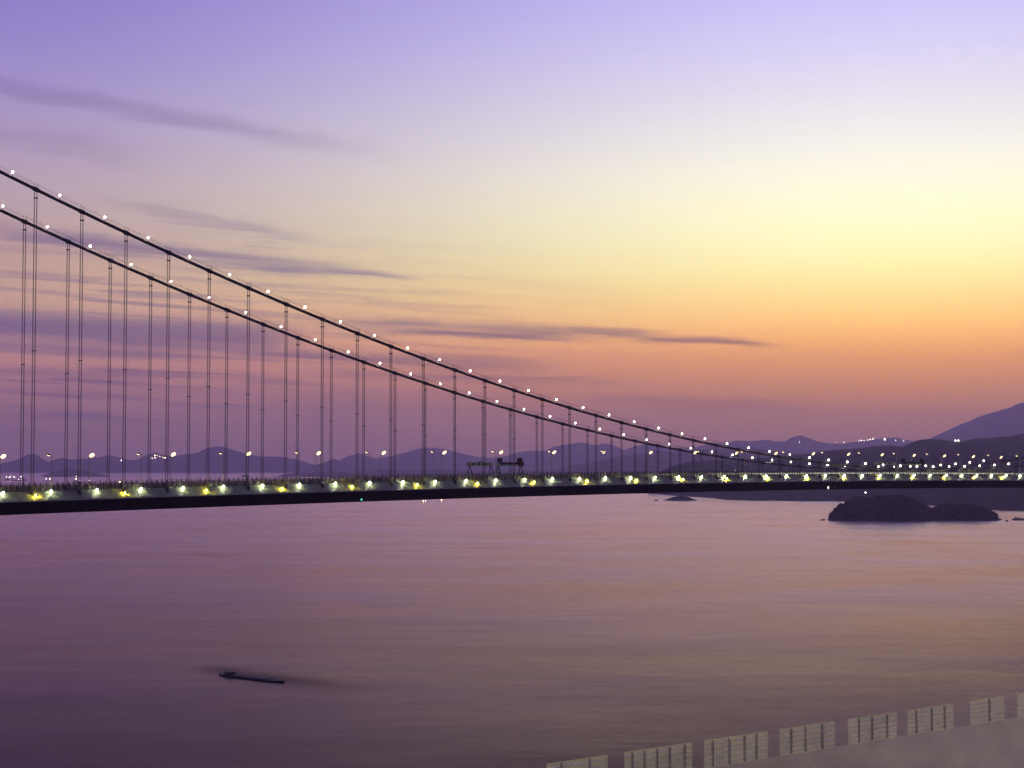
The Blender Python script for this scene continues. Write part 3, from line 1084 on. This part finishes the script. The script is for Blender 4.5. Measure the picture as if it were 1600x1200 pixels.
# working boat in the foreground
p = on_sea(392, 1060)
barge = bpy.data.objects.new('barge', None)
col.objects.link(barge)
barge.location = p
barge.rotation_euler = (0, 0, math.radians(-42))
barge.scale = (.8, .8, .8)
hm = MB()
secs = [(-23, .15, .75), (-20, .6, .62), (-14, .95, .55), (0, 1, .5), (14, .95, .55), (20, .6, .7), (24, .12, .95)]
for x, w, z in secs:
    hm.v += [(x, -3.9 * w, z), (x * .97, -3.2 * w, -.4), (x * .97, 3.2 * w, -.4), (x, 3.9 * w, z)]
for i in range(len(secs) - 1):
    for k in range(4):
        a_, b_ = i * 4 + k, i * 4 + (k + 1) % 4
        hm.f.append((a_, b_, b_ + 4, a_ + 4))
hm.f += [(3, 2, 1, 0), (24, 25, 26, 27)]
link('hull', hm.mesh('hull', 'hull'), barge)
for x0, x1 in ((-12, -4.2), (-3.6, 4.2), (4.8, 13)):
    link('hatch_cover', MB().extrude([(-2.6, .5), (-2.6, .8), (-1.5, 1.02), (1.5, 1.02), (2.6, .8), (2.6, .5)], x0, x1, True).mesh('hatch_cover', 'dark'), barge)
dh = link('deckhouse', MB().box(-17.5, -13.5, -1.8, 1.8, .55, 1.75).box(-17.8, -13.2, -2.0, 2.0, 1.75, 1.85).mesh('deckhouse', 'hull'), barge)
for k in (-1, 0, 1):
    link('window', MB().box(-13.49, -13.42, k * 1.1 - .35, k * 1.1 + .35, 1.05, 1.55).mesh('window', 'dark'), dh)
for sg in (-1, 1):
    link('handrail', MB().tube([(-18, sg * 3.0, 1.15), (0, sg * 3.8, 1.1), (19, sg * 3.0, 1.2)], .07, 5).mesh('handrail', 'trim'), barge)
mo = link('mast', MB().tube([(-15.5, 0, 1.85), (-15.5, 0, 4.2)], [.08, .05], 6).mesh('mast', 'hull'), barge)
link('lamp', MB().ball((-15.5, 0, 4.25), .10).mesh('lamp', 'lamp_dim', True), mo)
tag(barge, 'long low dark barge lying flat on the water in the lower left', 'barge')

# ------------------------------------------------------------------ lights on the hills
trees = []
for h in hills:
    me = h.data
    trees.append(BVHTree.FromPolygons([v.co for v in me.vertices], [tuple(p_.vertices) for p_ in me.polygons]))


def land_hit(px, py):
    for k in range(14):
        d = ray(px, py + k * .6).normalized()
        best = None
        for tr_ in trees:
            hit = tr_.ray_cast(Vector((0, 0, EYE)), d)
            if hit[0] is not None and (best is None or hit[3] < best[1]):
                best = (hit[0], hit[3])
        if best:
            return best
    return None


def hill_light(px, py, size, mt, label, group):
    hit = land_hit(px, py)
    if not hit:
        return
    p, dist = hit
    r = bpy.data.objects.new('hillside_lamp', None)
    col.objects.link(r)
    r.location = p
    k = dist / 2775.0          # metres to a photograph pixel
    h = max(1.0, .8 * k)
    link('mast', MB().tube([(0, 0, -1), (0, 0, h)], .12 * k, 6).mesh('mast', 'dark'), r)
    link('lamp_globe', MB().ball((0, 0, h + size * k), size * k).mesh('lamp_globe', mt, True), r)
    tag(r, label, 'distant lamp', group)


g = 'lights clustered on the far left hill'
for n, (x, y, s_) in enumerate(((234.5, 716, .55), (238, 717.2, .45), (242, 712.8, .6), (242.5, 716.8, .6), (246, 713.5, .4), (250, 714.5, .4), (254.5, 716, .35), (258, 716.6, .7))):
    hill_light(x, y, s_ * 1.0, O_, 'warm light, %s from the left in the cluster on the far left hill' % nth(n + 1), g)
hill_light(189.5, 721, .6, W_, 'single white light on the far hill beside the third near hanger', 'single lights on the hills')
g = 'lights along the far ridge at the right'
for n, (x, y, s_) in enumerate(((1249.5, 692, .35), (1306, 692.3, .4), (1319, 692.3, .4), (1341, 690.7, .35), (1345.5, 689.4, .55), (1350, 690, .5), (1356, 689.4, .5),
                                (1360, 687.4, .5), (1364, 686.8, .65), (1382.5, 688.3, 1.0), (1399.6, 689.6, .5), (1412, 690.7, .45))):
    hill_light(x, y, s_ * 1.05, W_, 'white light along the far ridge at right, %s from the left in its row' % nth(n + 1), g)
hill_light(1493, 690, .8, W_, 'left one of two close lights in the saddle of the dark hillside', 'pair of lights in the saddle')
hill_light(1497.6, 690, .8, W_, 'right one of two close lights in the saddle of the dark hillside', 'pair of lights in the saddle')
hill_light(1352.3, 771, .7, W_, 'white light on the dark shore just above the wooded island', 'single lights on the hills')

# ------------------------------------------------------------------ slope below, and an added stand-in for a window-glass reflection
hs = MB()
for j, (y, z) in enumerate(((-60, 72), (10, 68), (60, 62), (110, 48), (430, -3))):
    for i, x in enumerate((-300, -120, -40, 0, 40, 120, 300)):
        hs.v.append((x, y, z - (2.5 * noise.noise((x * .03, y * .03, 2)) + 2.5 if 0 < j < 4 else 0)))
for j in range(4):
    for i in range(6):
        a_ = j * 7 + i
        hs.f.append((a_, a_ + 1, a_ + 8, a_ + 7))
o = link('hillside', hs.mesh('hillside', 'wood', True))
tag(o, 'wooded slope below the viewpoint falling to the sea', None, None, 'structure')

HW = 8.0
A0, A1 = at(852, 1189.5, HW / ((1189.5 - 726) / FPX)), at(1640, 1074.5, HW / ((1074.5 - 726) / FPX))
A0.z = A1.z = 0
dirv = (A1 - A0)
Lw = dirv.length
ang = math.atan2(dirv.y, dirv.x)
scr = bpy.data.objects.new('glazed_screen', None)  # added object in place of lit windows mirrored in window glass
col.objects.link(scr)
BASE = 4.4
scr.location = (A0.x, A0.y, EYE - HW - BASE)
scr.rotation_euler = (0, 0, ang)
tag(scr, 'pale translucent glazed screen with mullioned panes at the lower right corner', 'glazed screen')  # no real screen: added stand-in for a window-glass reflection


def along(px):          # distance along the stand-in of a photograph column
    d = ray(px, 1100)
    k = (px - 800.0) / FPX
    k = d.x / d.y
    return (k * A0.y - A0.x) / (math.cos(ang) - k * math.sin(ang))


NOTCH = .80
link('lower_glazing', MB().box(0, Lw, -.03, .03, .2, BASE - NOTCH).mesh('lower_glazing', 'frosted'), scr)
link('base_wall', MB().box(-.2, Lw + .2, -.3, .3, -3.5, .2).mesh('base_wall', 'concrete'), scr)
for x0, x1, bars in ((855, 948, 2), (976, 1080, 5), (1101, 1198, 4), (1219, 1303, 3), (1326, 1400, 3), (1419, 1488, 3), (1517, 1568, 1), (1591, 1636, 1)):
    a0, a1 = along(x0), along(x1)
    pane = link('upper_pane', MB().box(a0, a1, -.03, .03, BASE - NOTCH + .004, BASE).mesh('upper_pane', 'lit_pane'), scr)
    for k in range(bars):
        x = a0 + (a1 - a0) * (k + .55 + random.uniform(-.12, .12)) / (bars + .2)
        link('glazing_bar', MB().box(x - .010, x + .010, -.045, .045, BASE - NOTCH + .01, BASE - .02).mesh('glazing_bar', 'mullion'), pane)
    for k in range(5):
        z = BASE - NOTCH + (k + .6) * NOTCH / 5.4
        link('louvre', MB().box(a0 + .03, a1 - .03, -.04, .04, z - .0035, z + .0035).mesh('louvre', 'mullion'), pane)
tb = MB().box(-4, Lw + 4, -6, 6, -4.2, -3.5).mesh('terrace', 'concrete')
o = link('terrace', tb, None, scr.location, (0, 0, ang))
tag(o, 'concrete terrace under the glazed screen', None, None, 'structure')

# ------------------------------------------------------------------ haze
hz = bpy.data.materials.new('sea_haze')
hz.use_nodes = True
t = hz.node_tree
t.nodes.clear()
pv = t.nodes.new('ShaderNodeVolumePrincipled')
pv.inputs['Color'].default_value = (0.86, 0.71, 1.0, 1)
pv.inputs['Density'].default_value = HAZE_DENSITY
pv.inputs['Anisotropy'].default_value = 0.55
ou = t.nodes.new('ShaderNodeOutputMaterial')
t.links.new(pv.outputs[0], ou.inputs['Volume'])
MAT['haze'] = hz
haze = link('haze', MB().box(-17000, 17000, -700, HAZE_FAR, -8, HAZE_TOP).mesh('haze', 'haze'))
tag(haze, 'thin purple evening haze over the sea', None, None, 'stuff')
